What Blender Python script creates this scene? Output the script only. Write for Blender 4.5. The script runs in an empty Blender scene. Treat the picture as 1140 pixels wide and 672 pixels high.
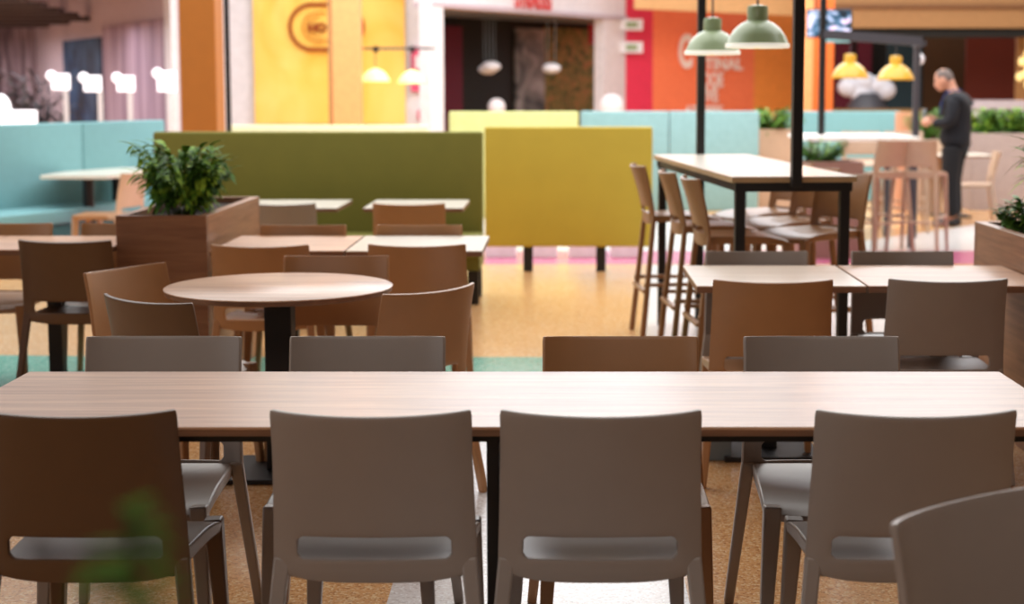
import bpy, bmesh, math, random
from mathutils import Vector, Matrix
PI = math.pi
random.seed(7)
scn = bpy.context.scene
COL = scn.collection

# ------------------------------------------------------------------ camera
PITCH = math.radians(6.0); EYE = 1.53; F = 1750.0; CX = 625.0; CY = 281.0
cam_d = bpy.data.cameras.new('camera'); cam = bpy.data.objects.new('camera', cam_d); COL.objects.link(cam)
cam.location = (0, 0, EYE); cam.rotation_euler = (PI/2 - PITCH, 0, 0)
cam_d.sensor_width = 36; cam_d.lens = 36*F/1140
cam_d.shift_x = (570-CX)/1140; cam_d.shift_y = (CY-336)/1140
cam_d.clip_start = .05; cam_d.clip_end = 200
cam_d.dof.use_dof = True; cam_d.dof.focus_distance = 4.6; cam_d.dof.aperture_fstop = 2.6
scn.camera = cam

def at(px, py, z):
    """ground-plan point of a photo point known to lie at height z"""
    u = (px-CX)/F; v = (py-CY)/F
    t = (z-EYE)/(-math.sin(PITCH)-v*math.cos(PITCH))
    return (u*t, (math.cos(PITCH)-v*math.sin(PITCH))*t)
def aty(px, py, Y):
    """(x, z) of a photo point known to lie at distance Y"""
    u = (px-CX)/F; v = (py-CY)/F
    t = Y/(math.cos(PITCH)-v*math.sin(PITCH))
    return (u*t, EYE+(-math.sin(PITCH)-v*math.cos(PITCH))*t)

# ------------------------------------------------------------------ materials
def lin(c):
    return tuple(((x/255)/12.92 if x/255 <= .04045 else ((x/255+.055)/1.055)**2.4) for x in c)
def newmat(name):
    m = bpy.data.materials.new(name); m.use_nodes = True
    return m, m.node_tree.nodes, m.node_tree.links, m.node_tree.nodes['Principled BSDF']
def mat(name, c, rough=.5, metal=0, noise=.06, scale=12, bump=0, coat=0, emit=0, spec=.5, stretch=(1,1,1)):
    m, N, L, b = newmat(name)
    tc = N.new('ShaderNodeTexCoord'); mp = N.new('ShaderNodeMapping'); mp.inputs['Scale'].default_value = stretch
    nz = N.new('ShaderNodeTexNoise'); nz.inputs['Scale'].default_value = scale; nz.inputs['Detail'].default_value = 4
    L.new(tc.outputs['Object'], mp.inputs[0]); L.new(mp.outputs[0], nz.inputs['Vector'])
    cr = N.new('ShaderNodeValToRGB'); l = lin(c)
    cr.color_ramp.elements[0].position = .3; cr.color_ramp.elements[1].position = .7
    cr.color_ramp.elements[0].color = tuple(x*(1-noise) for x in l)+(1,)
    cr.color_ramp.elements[1].color = tuple(min(1, x*(1+noise)) for x in l)+(1,)
    L.new(nz.outputs['Fac'], cr.inputs[0]); L.new(cr.outputs[0], b.inputs['Base Color'])
    b.inputs['Roughness'].default_value = rough; b.inputs['Metallic'].default_value = metal
    b.inputs['Coat Weight'].default_value = coat; b.inputs['Specular IOR Level'].default_value = spec
    if bump:
        bp = N.new('ShaderNodeBump'); bp.inputs['Strength'].default_value = bump; bp.inputs['Distance'].default_value = .004
        n2 = N.new('ShaderNodeTexNoise'); n2.inputs['Scale'].default_value = scale*12; L.new(tc.outputs['Object'], n2.inputs['Vector'])
        L.new(n2.outputs['Fac'], bp.inputs['Height']); L.new(bp.outputs[0], b.inputs['Normal'])
    if emit:
        L.new(cr.outputs[0], b.inputs['Emission Color']); b.inputs['Emission Strength'].default_value = emit
    return m
def wood(name, c1, c2, axis=0, rough=.35, scale=5, coat=.2):
    m, N, L, b = newmat(name)
    tc = N.new('ShaderNodeTexCoord'); mp = N.new('ShaderNodeMapping')
    s = [14, 14, 14]; s[axis] = .7; mp.inputs['Scale'].default_value = s
    L.new(tc.outputs['Object'], mp.inputs[0])
    nz = N.new('ShaderNodeTexNoise'); nz.inputs['Scale'].default_value = scale*.5; nz.inputs['Detail'].default_value = 6; nz.inputs['Distortion'].default_value = .6
    n2 = N.new('ShaderNodeTexNoise'); n2.inputs['Scale'].default_value = scale*3; n2.inputs['Detail'].default_value = 3
    L.new(mp.outputs[0], nz.inputs['Vector']); L.new(mp.outputs[0], n2.inputs['Vector'])
    ad = N.new('ShaderNodeMath'); ad.operation = 'MULTIPLY_ADD'; ad.inputs[1].default_value = .35
    L.new(n2.outputs['Fac'], ad.inputs[0]); L.new(nz.outputs['Fac'], ad.inputs[2])
    cr = N.new('ShaderNodeValToRGB'); cr.color_ramp.elements[0].position = .45; cr.color_ramp.elements[1].position = .9
    cr.color_ramp.elements[0].color = lin(c1)+(1,); cr.color_ramp.elements[1].color = lin(c2)+(1,)
    L.new(ad.outputs[0], cr.inputs[0]); L.new(cr.outputs[0], b.inputs['Base Color'])
    b.inputs['Roughness'].default_value = rough; b.inputs['Coat Weight'].default_value = coat; b.inputs['Coat Roughness'].default_value = .3
    return m
def multi(name, cols, scale=2, rough=.7, emit=0, stretch=(1,1,1), dist=1.5):
    m, N, L, b = newmat(name)
    tc = N.new('ShaderNodeTexCoord'); mp = N.new('ShaderNodeMapping'); mp.inputs['Scale'].default_value = stretch
    nz = N.new('ShaderNodeTexNoise'); nz.inputs['Scale'].default_value = scale; nz.inputs['Distortion'].default_value = dist
    L.new(tc.outputs['Object'], mp.inputs[0]); L.new(mp.outputs[0], nz.inputs['Vector'])
    cr = N.new('ShaderNodeValToRGB'); e = cr.color_ramp.elements
    n = len(cols)
    while len(e) < n: e.new(.5)
    for i, c in enumerate(cols):
        e[i].position = .3+.4*i/(n-1); e[i].color = lin(c)+(1,)
    L.new(nz.outputs['Fac'], cr.inputs[0]); L.new(cr.outputs[0], b.inputs['Base Color']); b.inputs['Roughness'].default_value = rough
    if emit: L.new(cr.outputs[0], b.inputs['Emission Color']); b.inputs['Emission Strength'].default_value = emit
    return m
def terrazzo(name, base, a, b_, rough=.22):
    m, N, L, b = newmat(name)
    tc = N.new('ShaderNodeTexCoord')
    vo = N.new('ShaderNodeTexVoronoi'); vo.inputs['Scale'].default_value = 130
    nz = N.new('ShaderNodeTexNoise'); nz.inputs['Scale'].default_value = .8; nz.inputs['Detail'].default_value = 3
    L.new(tc.outputs['Object'], vo.inputs['Vector']); L.new(tc.outputs['Object'], nz.inputs['Vector'])
    cr = N.new('ShaderNodeValToRGB'); e = cr.color_ramp.elements
    e[0].position = .0; e[0].color = lin(a)+(1,); e[1].position = .28; e[1].color = lin(base)+(1,)
    x = e.new(.72); x.color = lin(base)+(1,); x = e.new(.9); x.color = lin(b_)+(1,)
    sp = N.new('ShaderNodeSeparateColor'); L.new(vo.outputs['Color'], sp.inputs[0]); L.new(sp.outputs[0], cr.inputs[0])
    mx = N.new('ShaderNodeMix'); mx.data_type = 'RGBA'; mx.blend_type = 'MULTIPLY'; mx.inputs['Factor'].default_value = .25
    L.new(cr.outputs[0], mx.inputs['A']); L.new(nz.outputs['Fac'], mx.inputs['B'])
    L.new(mx.outputs['Result'], b.inputs['Base Color']); b.inputs['Roughness'].default_value = rough
    return m

M = {}
M['taupe'] = mat('taupe_plastic', (156,144,136), .36, noise=.02)
M['brown'] = mat('brown_plastic', (174,126,84), .36, noise=.03, bump=.05)
M['darkbrown'] = mat('dark_brown_plastic', (96,68,46), .36, noise=.03, bump=.05)
M['beige'] = mat('beige_plastic', (205,175,150), .4, noise=.03)
M['stool'] = mat('stool_brown_plastic', (150,108,72), .34, noise=.03)
M['rose'] = mat('rose_beige_plastic', (186,158,136), .36, noise=.03)
M['oak'] = wood('oak_laminate', (164,112,78), (218,176,142), 0, .32, coat=.1)
M['oak_y'] = wood('oak_laminate_planter', (134,92,64), (176,128,94), 1, .45)
M['oak_x'] = wood('oak_laminate_planter_end', (122,80,56), (158,112,80), 0, .45)
M['pale'] = mat('pale_laminate', (236,228,214), .28, noise=.03, coat=.3)
M['edge'] = wood('oak_edge_band', (110,76,54), (140,98,72), 0, .5)
M['ply'] = mat('ply_edge', (190,160,120), .5)
M['black'] = mat('black_steel', (22,20,22), .45, noise=.1)
M['dkgrey'] = mat('dark_grey_metal', (70,70,78), .5)
M['grey'] = mat('grey_painted_steel', (110,120,125), .5)
M['soil'] = mat('dark_soil', (38,26,18), .95, noise=.4, scale=40, bump=.6)
M['leaf'] = multi('green_leaf', [(30,64,12),(84,134,28),(176,204,66)], 9, .75)
M['leaf2'] = multi('bright_green_leaf', [(52,92,30),(90,136,50),(140,176,80)], 6, .5)
M['stem'] = mat('plant_stem', (70,84,34), .6)
M['olive'] = mat('olive_green_fabric', (118,114,44), .85, noise=.04, scale=6, bump=.2)
M['olive_side'] = mat('light_olive_fabric', (150,150,80), .85)
M['mustard'] = mat('mustard_fabric', (188,164,56), .8, noise=.03, scale=4, bump=.2)
M['lime'] = mat('pale_lime_fabric', (196,198,132), .8)
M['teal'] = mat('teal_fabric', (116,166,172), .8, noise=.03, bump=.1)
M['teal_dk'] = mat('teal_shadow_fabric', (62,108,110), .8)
M['sky'] = mat('pale_aqua_fabric', (128,166,170), .8)
M['white'] = mat('white_paint', (232,230,236), .5)
M['pinkwhite'] = mat('pinkish_white_paint', (236,228,232), .5)
M['yellow'] = multi('yellow_banner_cloth', [(252,190,72),(253,206,96),(254,218,120)], .9, .8, 0, (1,1,.6))
M['logo'] = mat('rust_logo_print', (150,66,14), .8)
M['logo_lt'] = mat('ochre_logo_print', (200,126,40), .8)
M['orangecol'] = mat('orange_brown_column', (178,108,34), .6, noise=.03)
M['orange'] = mat('orange_paint', (244,160,100), .6)
M['orange_dk'] = mat('dark_orange_paint', (222,104,30), .6)
M['redwall'] = mat('crimson_wall', (230,50,84), .6)
M['orangewall'] = mat('orange_red_wall', (255,128,84), .6)
M['orangewall2'] = mat('amber_orange_wall', (246,148,64), .6)
M['ochre'] = mat('ochre_fascia', (170,124,76), .6)
M['maroon'] = mat('maroon_wall', (96,8,38), .7)
M['black_wall'] = mat('dark_interior', (24,22,18), .8)
M['moss'] = multi('planted_wall', [(46,60,22),(94,98,42),(134,116,60),(150,96,56)], 6, .9)
M['greyart'] = multi('grey_panelling', [(50,54,54),(120,116,112),(170,166,162)], 1.6, .7)
M['grey_ceiling'] = mat('grey_ceiling', (120,120,124), .8)
M['brownwall'] = mat('brown_panel', (86,58,30), .7)
M['redbrown'] = mat('red_brown_panel', (104,34,14), .7, stretch=(6,1,.3))
M['bluegreen'] = mat('dark_blue_green_panel', (24,54,66), .7)
M['curtain'] = multi('streaked_mural', [(86,72,82),(138,120,130),(186,170,182)], 2.2, .8, 0, (3,3,.3), 1)
M['mural'] = multi('mauve_mural', [(132,110,128),(166,142,162),(196,174,192)], 1.5, .7, 0, (2.5,2.5,.25), .8)
M['mauvewall'] = mat('mauve_wall', (196,180,190), .7)
M['bluepaint'] = multi('blue_painting', [(10,18,36),(18,44,80),(44,80,120),(70,76,92)], 1.2, .6, 0, (1,1,.6))
M['slat'] = mat('dark_slat', (62,48,48), .7)
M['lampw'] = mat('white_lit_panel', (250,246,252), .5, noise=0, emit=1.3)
M['lampwarm'] = mat('warm_lit_glass', (255,226,150), .5, noise=0, emit=.8)
M['clere'] = mat('bright_window_pane', (236,242,255), .3, noise=.02, emit=4.8)
M['greenlamp'] = mat('sage_enamel', (142,160,118), .35, coat=.3)
M['yellowlamp'] = mat('yellow_enamel', (236,184,60), .3, coat=.3)
M['lampin'] = mat('white_enamel', (250,248,236), .4, emit=.5)
M['letter'] = mat('white_lettering', (250,226,216), .6)
M['redletter'] = mat('red_lettering', (214,70,70), .6)
M['tv'] = multi('screen_picture', [(6,8,12),(12,18,28),(50,90,120),(190,200,235),(220,150,190)], 2.6, .3, .5, (1,1,1.6), 2)
M['skin'] = mat('skin', (196,142,118), .55)
M['hair'] = mat('short_grey_hair', (104,92,88), .8, noise=.3, scale=60)
M['navy'] = mat('dark_navy_wool', (17,19,28), .9, bump=.2)
M['trouser'] = mat('black_trouser_cloth', (18,18,24), .9)
M['lanyard'] = mat('blue_lanyard', (40,70,130), .7)
M['shoe'] = mat('dark_shoe_leather', (26,22,22), .4)
M['pinkbase'] = mat('white_glass_front', (226,226,236), .3)
M['brick'] = mat('pale_terracotta_wood', (206,150,118), .6)
M['pink'] = mat('pink_print', (226,80,120), .6)
M['wallgrey'] = mat('warm_white_wall', (150,140,134), .8)
M['ceil'] = mat('ceiling_paint', (150,140,130), .9)
M['floor'] = terrazzo('orange_terrazzo', (224,168,110), (176,118,70), (242,208,160))
M['f_teal'] = terrazzo('teal_terrazzo', (92,164,144), (70,130,120), (170,210,190))
M['f_white'] = terrazzo('white_terrazzo', (232,226,224), (200,190,186), (250,250,250))
M['f_pink'] = terrazzo('magenta_terrazzo', (206,96,142), (170,60,110), (236,170,190))

# ------------------------------------------------------------------ mesh builder
class MB:
    def __init__(s): s.v = []; s.f = []
    def add(s, vs, fs):
        o = len(s.v); s.v += [tuple(v) for v in vs]; s.f += [tuple(i+o for i in f) for f in fs]; return s
    def box(s, x0, y0, z0, x1, y1, z1, bev=0):
        if bev:
            bm = bmesh.new(); bmesh.ops.create_cube(bm, size=1)
            for v in bm.verts: v.co = Vector(((x0+x1)/2+v.co.x*(x1-x0), (y0+y1)/2+v.co.y*(y1-y0), (z0+z1)/2+v.co.z*(z1-z0)))
            bmesh.ops.bevel(bm, geom=bm.edges[:], offset=bev, segments=3, affect='EDGES', profile=.5)
            bm.verts.index_update(); s.add([v.co[:] for v in bm.verts], [[v.index for v in f.verts] for f in bm.faces]); bm.free(); return s
        vs = [(x, y, z) for x in (x0, x1) for y in (y0, y1) for z in (z0, z1)]
        return s.add(vs, [(0,1,3,2),(4,6,7,5),(0,4,5,1),(2,3,7,6),(0,2,6,4),(1,5,7,3)])
    def beam(s, a, b, w, d=None, w2=None, d2=None):
        """tapered rectangular bar from a to b"""
        d = d or w; w2 = w2 or w; d2 = d2 or d
        a = Vector(a); b = Vector(b); ax = (b-a).normalized()
        ref = Vector((0,1,0)) if abs(ax.y) < .9 else Vector((1,0,0))
        u = ref.cross(ax).normalized(); v = ax.cross(u)
        vs = []
        for p, ww, dd in ((a, w, d), (b, w2, d2)):
            for sx, sy in ((-1,-1),(1,-1),(1,1),(-1,1)): vs.append(p+u*sx*ww/2+v*sy*dd/2)
        return s.add(vs, [(3,2,1,0),(4,5,6,7),(0,1,5,4),(1,2,6,5),(2,3,7,6),(3,0,4,7)])
    def tube(s, pts, r, n=10, r2=None):
        pts = [Vector(p) for p in pts]; k = len(pts); vs = []; fs = []
        for i, p in enumerate(pts):
            t = (pts[min(i+1, k-1)]-pts[max(i-1, 0)]).normalized()
            ref = Vector((0,0,1)) if abs(t.z) < .9 else Vector((1,0,0))
            u = t.cross(ref).normalized(); v = t.cross(u)
            rr = r if r2 is None else r+(r2-r)*i/(k-1)
            for j in range(n):
                a = 2*PI*j/n; vs.append(p+u*math.cos(a)*rr+v*math.sin(a)*rr)
        for i in range(k-1):
            for j in range(n):
                fs.append((i*n+j, i*n+(j+1)%n, (i+1)*n+(j+1)%n, (i+1)*n+j))
        fs.append(tuple(range(n))[::-1]); fs.append(tuple((k-1)*n+j for j in range(n)))
        return s.add(vs, fs)
    def lathe(s, prof, n=32, c=(0,0,0), cap=True):
        vs = []; fs = []; k = len(prof)
        for r, z in prof:
            for j in range(n):
                a = 2*PI*j/n; vs.append((c[0]+r*math.cos(a), c[1]+r*math.sin(a), c[2]+z))
        for i in range(k-1):
            for j in range(n): fs.append((i*n+j, i*n+(j+1)%n, (i+1)*n+(j+1)%n, (i+1)*n+j))
        if cap: fs.append(tuple(range(n))[::-1]); fs.append(tuple((k-1)*n+j for j in range(n)))
        return s.add(vs, fs)
    def ell(s, c, r, n=16, m=10):
        vs = [(c[0], c[1], c[2]-r[2])]; fs = []
        for i in range(1, m):
            t = PI*i/m
            for j in range(n):
                a = 2*PI*j/n; vs.append((c[0]+r[0]*math.sin(t)*math.cos(a), c[1]+r[1]*math.sin(t)*math.sin(a), c[2]-r[2]*math.cos(t)))
        vs.append((c[0], c[1], c[2]+r[2])); e = len(vs)-1
        for j in range(n): fs.append((0, 1+(j+1)%n, 1+j)); fs.append((e, e-n+j, e-n+(j+1)%n))
        for i in range(m-2):
            for j in range(n): fs.append((1+i*n+j, 1+i*n+(j+1)%n, 1+(i+1)*n+(j+1)%n, 1+(i+1)*n+j))
        return s.add(vs, fs)
    def prism(s, poly, z0, z1):
        n = len(poly)
        return s.add([(x, y, z0) for x, y in poly]+[(x, y, z1) for x, y in poly],
                     [tuple(range(n))[::-1], tuple(range(n, 2*n))]+[(i, (i+1)%n, n+(i+1)%n, n+i) for i in range(n)])
    def prism_y(s, poly, y0, y1):
        n = len(poly)
        return s.add([(x, y0, z) for x, z in poly]+[(x, y1, z) for x, z in poly],
                     [tuple(range(n))[::-1], tuple(range(n, 2*n))]+[(i, (i+1)%n, n+(i+1)%n, n+i) for i in range(n)])
    def mesh(s, name, m, smooth=False):
        me = bpy.data.meshes.new(name); me.from_pydata(s.v, [], s.f)
        bm = bmesh.new(); bm.from_mesh(me); bmesh.ops.recalc_face_normals(bm, faces=bm.faces); bm.to_mesh(me); bm.free()
        me.materials.append(m)
        if smooth:
            me.polygons.foreach_set('use_smooth', [True]*len(me.polygons))
            try: me.set_sharp_from_angle(angle=math.radians(38))
            except Exception: pass
        return me
    def build(s, name, m, parent=None, smooth=False, bevel=0):
        o = bpy.data.objects.new(name, s.mesh(name, m, smooth)); COL.objects.link(o)
        if parent: o.parent = parent
        if bevel:
            b = o.modifiers.new('bevel', 'BEVEL'); b.width = bevel; b.segments = 2; b.limit_method = 'ANGLE'
        return o

def tag(o, label, cat, group=None, kind=None):
    o['label'] = label; o['category'] = cat
    if group: o['group'] = group
    if kind: o['kind'] = kind
    return o
def thing(name, label, cat, loc=(0,0,0), rz=0, group=None):
    o = bpy.data.objects.new(name, None); COL.objects.link(o); o.location = loc; o.rotation_euler = (0,0,rz)
    o.empty_display_size = .1
    return tag(o, label, cat, group)
def struct(o): o['kind'] = 'structure'; return o
def bake(o):
    """apply the modifiers of an object into its mesh"""
    dg = bpy.context.evaluated_depsgraph_get(); dg.update()
    me = bpy.data.meshes.new_from_object(o.evaluated_get(dg)); o.modifiers.clear(); o.data = me; return o
def dup(root, loc, rz, label, group=None):
    def cp(o, par):
        c = o.copy(); COL.objects.link(c)
        if par: c.parent = par
        for ch in list(kids[o.name]): cp(ch, c)
        return c
    kids = {}
    def reg(o):
        kids[o.name] = [x for x in KIDS.get(o.name, [])]
        for x in kids[o.name]: reg(x)
    reg(root)
    r = cp(root, None); r.location = loc; r.rotation_euler = (0,0,rz); r['label'] = label
    if group: r['group'] = group
    return r
KIDS = {}
def freeze(root):
    for o in [root]+list(root.children_recursive):
        KIDS[o.name] = [c for c in o.children]
def setmat(root, m):
    """give a copied thing its own colour (object-level material on shared meshes)"""
    for o in root.children_recursive:
        if o.type == 'MESH' and not o.get('fixed'):
            o.material_slots[0].link = 'OBJECT'; o.material_slots[0].material = m

# ------------------------------------------------------------------ chair
HB = .805                       # chair height
def back_mesh(seat, top, wt, wb, z0, slot, nu=20, mark=None):
    """one-piece curved backrest with the hand slot above the seat; seat = height of the seat"""
    us = sorted(set([-1,-.97,-.9,-.82,-.76,-.70] + [round(-.6+i*.12,3) for i in range(11)] + [.70,.76,.82,.9,.97,1]))
    zs = [z0, z0+.018, slot[0]-.012, slot[0], slot[0]+.012, slot[1]-.012, slot[1], slot[1]+.02]
    n = 9
    for i in range(1, n): zs.append(slot[1]+.02+(top-.03-slot[1]-.02)*i/n)
    zs += [top-.03, top-.012, top]
    H = top-z0
    bm = bmesh.new(); g = {}
    for j, z in enumerate(zs):
        k = (z-z0)/H
        hw = wb+(wt-wb)*min(1, k*1.35)
        hw2 = hw-(.002 if j == len(zs)-1 else 0)
        for i, u in enumerate(us):
            zz = z
            if j == 0: zz = z - .014 + .03*abs(u)**4          # bottom edge arcs
            if k > .6: zz -= .008*(1-u*u)*(k-.6)/.4
            y = -.196 - .044*(1-u*u)*(.35+.65*k) - .062*k**1.5 + .01*abs(u)**8
            if abs(abs(u)-.76) < .001 and z in slot: u *= .962; zz += .0035 if z == slot[0] else -.0035
            g[i, j] = bm.verts.new((u*hw2, y, zz))
    for j in range(len(zs)-1):
        for i in range(len(us)-1):
            ui = (us[i]+us[i+1])/2; zi = (zs[j]+zs[j+1])/2
            if abs(ui) < .76 and slot[0] < zi < slot[1]:
                continue
            bm.faces.new((g[i,j], g[i+1,j], g[i+1,j+1], g[i,j+1]))
    me = bpy.data.meshes.new('backrest'); bm.to_mesh(me); bm.free()
    o = bpy.data.objects.new('backrest', me); COL.objects.link(o)
    so = o.modifiers.new('s', 'SOLIDIFY'); so.thickness = .013; so.offset = 0; so.use_even_offset = True
    bv = o.modifiers.new('b', 'BEVEL'); bv.width = .004; bv.segments = 2; bv.limit_method = 'ANGLE'; bv.angle_limit = math.radians(50)
    bake(o)
    bm = bmesh.new(); bm.from_mesh(o.data); bmesh.ops.recalc_face_normals(bm, faces=bm.faces); bm.to_mesh(o.data); bm.free()
    o.data.polygons.foreach_set('use_smooth', [True]*len(o.data.polygons))
    try: o.data.set_sharp_from_angle(angle=math.radians(45))
    except Exception: pass
    return o
def seat_mesh(z, m, root, fr=.228, re=.205, y0=-.2, y1=.26):
    nu, nv = 14, 16; b = MB(); vs = []; fs = []
    def hw(t): 
        w = re+(fr-re)*t
        if t > .86: w -= .03*((t-.86)/.14)**2.5
        return w
    for layer in (0, 1):
        for j in range(nv+1):
            t = j/nv; y = y0+(y1-y0)*t
            for i in range(nu+1):
                u = -1+2*i/nu
                yy = y - (.03*(abs(u)**3) if t > .86 else 0)*((t-.86)/.14 if t > .86 else 0)
                dip = -.012*(1-u*u)*math.sin(PI*min(1, t*1.15))
                wf = -.038*max(0, (t-.5)/.5)**2
                zz = z+dip+wf
                ins = 1
                if layer: zz = z-.042+wf*.4; ins = .985
                vs.append((u*hw(t)*ins, yy, zz))
    W = nu+1; K = W*(nv+1)
    for j in range(nv):
        for i in range(nu):
            a = j*W+i; fs.append((a, a+1, a+W+1, a+W)); fs.append((K+a, K+a+W, K+a+W+1, K+a+1))
    for i in range(nu):
        fs.append((i, K+i, K+i+1, i+1)); a = nv*W+i; fs.append((a, a+1, K+a+1, K+a))
    for j in range(nv):
        a = j*W; fs.append((a, a+W, K+a+W, K+a)); a += nu; fs.append((a, K+a, K+a+W, a+W))
    b.add(vs, fs)
    o = b.build('seat', m, root, True); bv = o.modifiers.new('b', 'BEVEL'); bv.width = .006; bv.segments = 2; bv.limit_method = 'ANGLE'; bv.angle_limit = math.radians(50)
    bake(o); return o
def leg(a, b, w1, d1, w2, d2, m, root, name='leg'):
    mb = MB().beam(a, b, w1, d1, w2, d2); o = mb.build(name, m, root, True, .006); bake(o); return o
def make_chair(m):
    r = thing('cafeteria_chair', '', 'chair')
    bo = back_mesh(.45, HB, .226, .236, .405, (.446, .503)); bo.parent = r; bo.data.materials.clear(); bo.data.materials.append(m)
    seat_mesh(.441, m, r)
    for s in (-1, 1):
        leg((s*.217,-.190,.445), (s*.262,-.262,0), .038, .024, .028, .032, m, r)
        leg((s*.200,.215,.425), (s*.222,.245,0), .048, .044, .026, .028, m, r)
    freeze(r); return r
def make_stool(m):
    r = thing('bar_stool', '', 'stool')
    S = .76
    bo = back_mesh(S, 1.06, .205, .208, S-.045, (S+.012, S+.05)); bo.parent = r; bo.data.materials.clear(); bo.data.materials.append(m)
    seat_mesh(S, m, r, .215, .19)
    for s in (-1, 1):
        leg((s*.190,-.188,S), (s*.235,-.262,0), .036, .028, .03, .034, m, r)
        leg((s*.188,.215,S-.03), (s*.215,.25,0), .044, .042, .026, .028, m, r)
    def rung(a, b):
        o = MB().beam(a, b, .022, .03).build('footrest', m, r, True, .004); bake(o)
    rung((-.207,.238,.26), (.207,.238,.26)); rung((-.22,-.246,.30), (.22,-.246,.30))
    for s in (-1, 1): rung((s*.217,-.25,.34), (s*.205,.235,.34))
    freeze(r); return r
CH = make_chair(M['taupe']); ST = make_stool(M['stool'])
_used = {'c': False, 's': False}
def place(kind, x, y, rz, m, label, group, name=None):
    proto = CH if kind == 'c' else ST
    if not _used[kind]:
        _used[kind] = True; proto.location = (x, y, 0); proto.rotation_euler = (0,0,rz); proto['label'] = label
        if group: proto['group'] = group
        o = proto
    else:
        o = dup(proto, (x, y, 0), rz, label, group)
        if group is None and 'group' in o: del o['group']
    setmat(o, m); return o
YC = .258                        # the back's top corner lies this far behind the chair's origin
def row_chair(pxc, py, face, m, label, group, wpx=None):
    """pxc: photo column of the back's centre, py: row of its top edge; face +1 turned away from us, -1 towards us"""
    x, y = at(pxc, py, HB)
    return place('c', x, y+face*YC, 0 if face > 0 else PI, m, label, group)
def free_chair(x, y, fx, fy, m, label, group=None):
    return place('c', x, y, math.atan2(fy, fx)-PI/2, m, label, group)

# ------------------------------------------------------------------ tables
TZ = .75
def table(name, label, x0, y0, x1, y1, top, group=None, z=TZ, th=.028, ped=True, edge=None, cat='table', rz=0):
    cx, cy = (x0+x1)/2, (y0+y1)/2; hx, hy = (x1-x0)/2, (y1-y0)/2
    r = thing(name, label, cat, (cx, cy, 0), rz, group)
    MB().box(-hx, -hy, z-.006, hx, hy, z, .002).build('tabletop', top, r)
    MB().box(-hx+.001, -hy+.001, z-th, hx-.001, hy-.001, z-.006).build('edge_band', edge or M['edge'], r)
    if ped:
        MB().box(-.035, -.035, .02, .035, .035, z-th).build('pedestal', M['black'], r)
        MB().box(-.2, -.2, 0, .2, .2, .022, .004).build('base_plate', M['black'], r)
    return r

# ================================================================== SETTING
def slab(name, x0, y0, z0, x1, y1, z1, m):
    return struct(MB().box(x0, y0, z0, x1, y1, z1).build(name, m))
slab('floor', -16, -4, -.1, 16, 40, 0, M['floor'])
def inlay(name, poly, m, h=.0015):
    return struct(MB().prism(poly, -.01, h).build(name, m))
inlay('trim_1', [(-6, 7.9), (.9, 7.9), (.9, 8.85), (-2.4, 8.86), (-6, 9.1)], M['f_teal'])
inlay('trim_2', [(-.50, 2.5), (.37, 2.5), (.40, 7.4), (-.55, 7.4)], M['f_white'])
inlay('trim_3', [(-6, 13.6), (6.5, 13.6), (6.5, 14.7), (-6, 14.7)], M['f_pink'])
inlay('trim_4', [(2.2, 14.71), (5.2, 14.71), (5.4, 17.6), (4.7, 17.6)], M['f_white'])
inlay('trim_5', [(.5, 9.6), (2.6, 9.3), (3.0, 13.5), (.75, 13.5)], M['f_white'])
inlay('trim_6', [(-6, 14.71), (2.1, 14.71), (2.3, 18.5), (-6, 18.5)], M['f_white'])
# ceiling over the seating nearest to us, open under the skylight further on
slab('ceiling', -9, -4, 4.6, 9, 7.5, 4.75, M['ceil'])
slab('wall_near', -9, -4.2, 0, 9, -4, 4.6, M['wallgrey'])
slab('wall_right', 9, -4, 0, 9.2, 31, 7.5, M['wallgrey'])
slab('wall_left', -13.2, 6, 0, -13, 34, 3.2, M['wallgrey'])

def wallseg(name, pa, Ya, pb, Yb, z0, z1, m, th=.12, off=0, kind=True, ha=None):
    """upright wall between two ground points given by photo column and distance"""
    xa = (pa-CX)/F*Ya; xb = (pb-CX)/F*Yb
    a = Vector((xa, Ya, 0)); b = Vector((xb, Yb, 0)); d = (b-a).normalized(); n = Vector((-d.y, d.x, 0))
    a += n*off; b += n*off
    poly = [(a.x, a.y), (b.x, b.y), (b.x+n.x*th, b.y+n.y*th), (a.x+n.x*th, a.y+n.y*th)]
    o = MB().prism(poly, z0, z1).build(name, m)
    return struct(o) if kind else o
# --- left shop: slatted canopy, streaked back wall, long mauve wall with blue painting
wallseg('wall_shop_back', -60, 33, 45, 33, 0, 3.0, M['curtain'])
wallseg('wall_shop_side', 45, 33, 199, 24, 0, 4.6, M['mauvewall'])
def onwall(pa, Ya, pb, Yb, p):
    """point on the ground line of a wall hit by photo column p"""
    xa = (pa-CX)/F*Ya; xb = (pb-CX)/F*Yb; k = (p-CX)/F
    t = (k*Ya-xa)/((xb-xa)-k*(Yb-Ya)); return (xa+(xb-xa)*t, Ya+(Yb-Ya)*t)
def wallpanel(name, wall, p0, p1, ytop, ybot, m, th=.04, out=.03, parent=None):
    """flat panel hung on the face of a wall; rows given at its left edge"""
    (x0, Y0), (x1, Y1) = onwall(*wall, p0), onwall(*wall, p1)
    zt = aty(p0, ytop, Y0)[1]; zb = aty(p0, ybot, Y0)[1]
    a = Vector((x0, Y0, 0)); b = Vector((x1, Y1, 0)); d = (b-a).normalized(); n = Vector((d.y, -d.x, 0))*out
    poly = [(a.x+n.x, a.y+n.y), (b.x+n.x, b.y+n.y), (b.x+n.x*(1-th/out), b.y+n.y*(1-th/out)), (a.x+n.x*(1-th/out), a.y+n.y*(1-th/out))]
    return MB().prism(poly, zb, zt).build(name, m, parent)
W1 = (45, 33, 199, 24)
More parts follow.
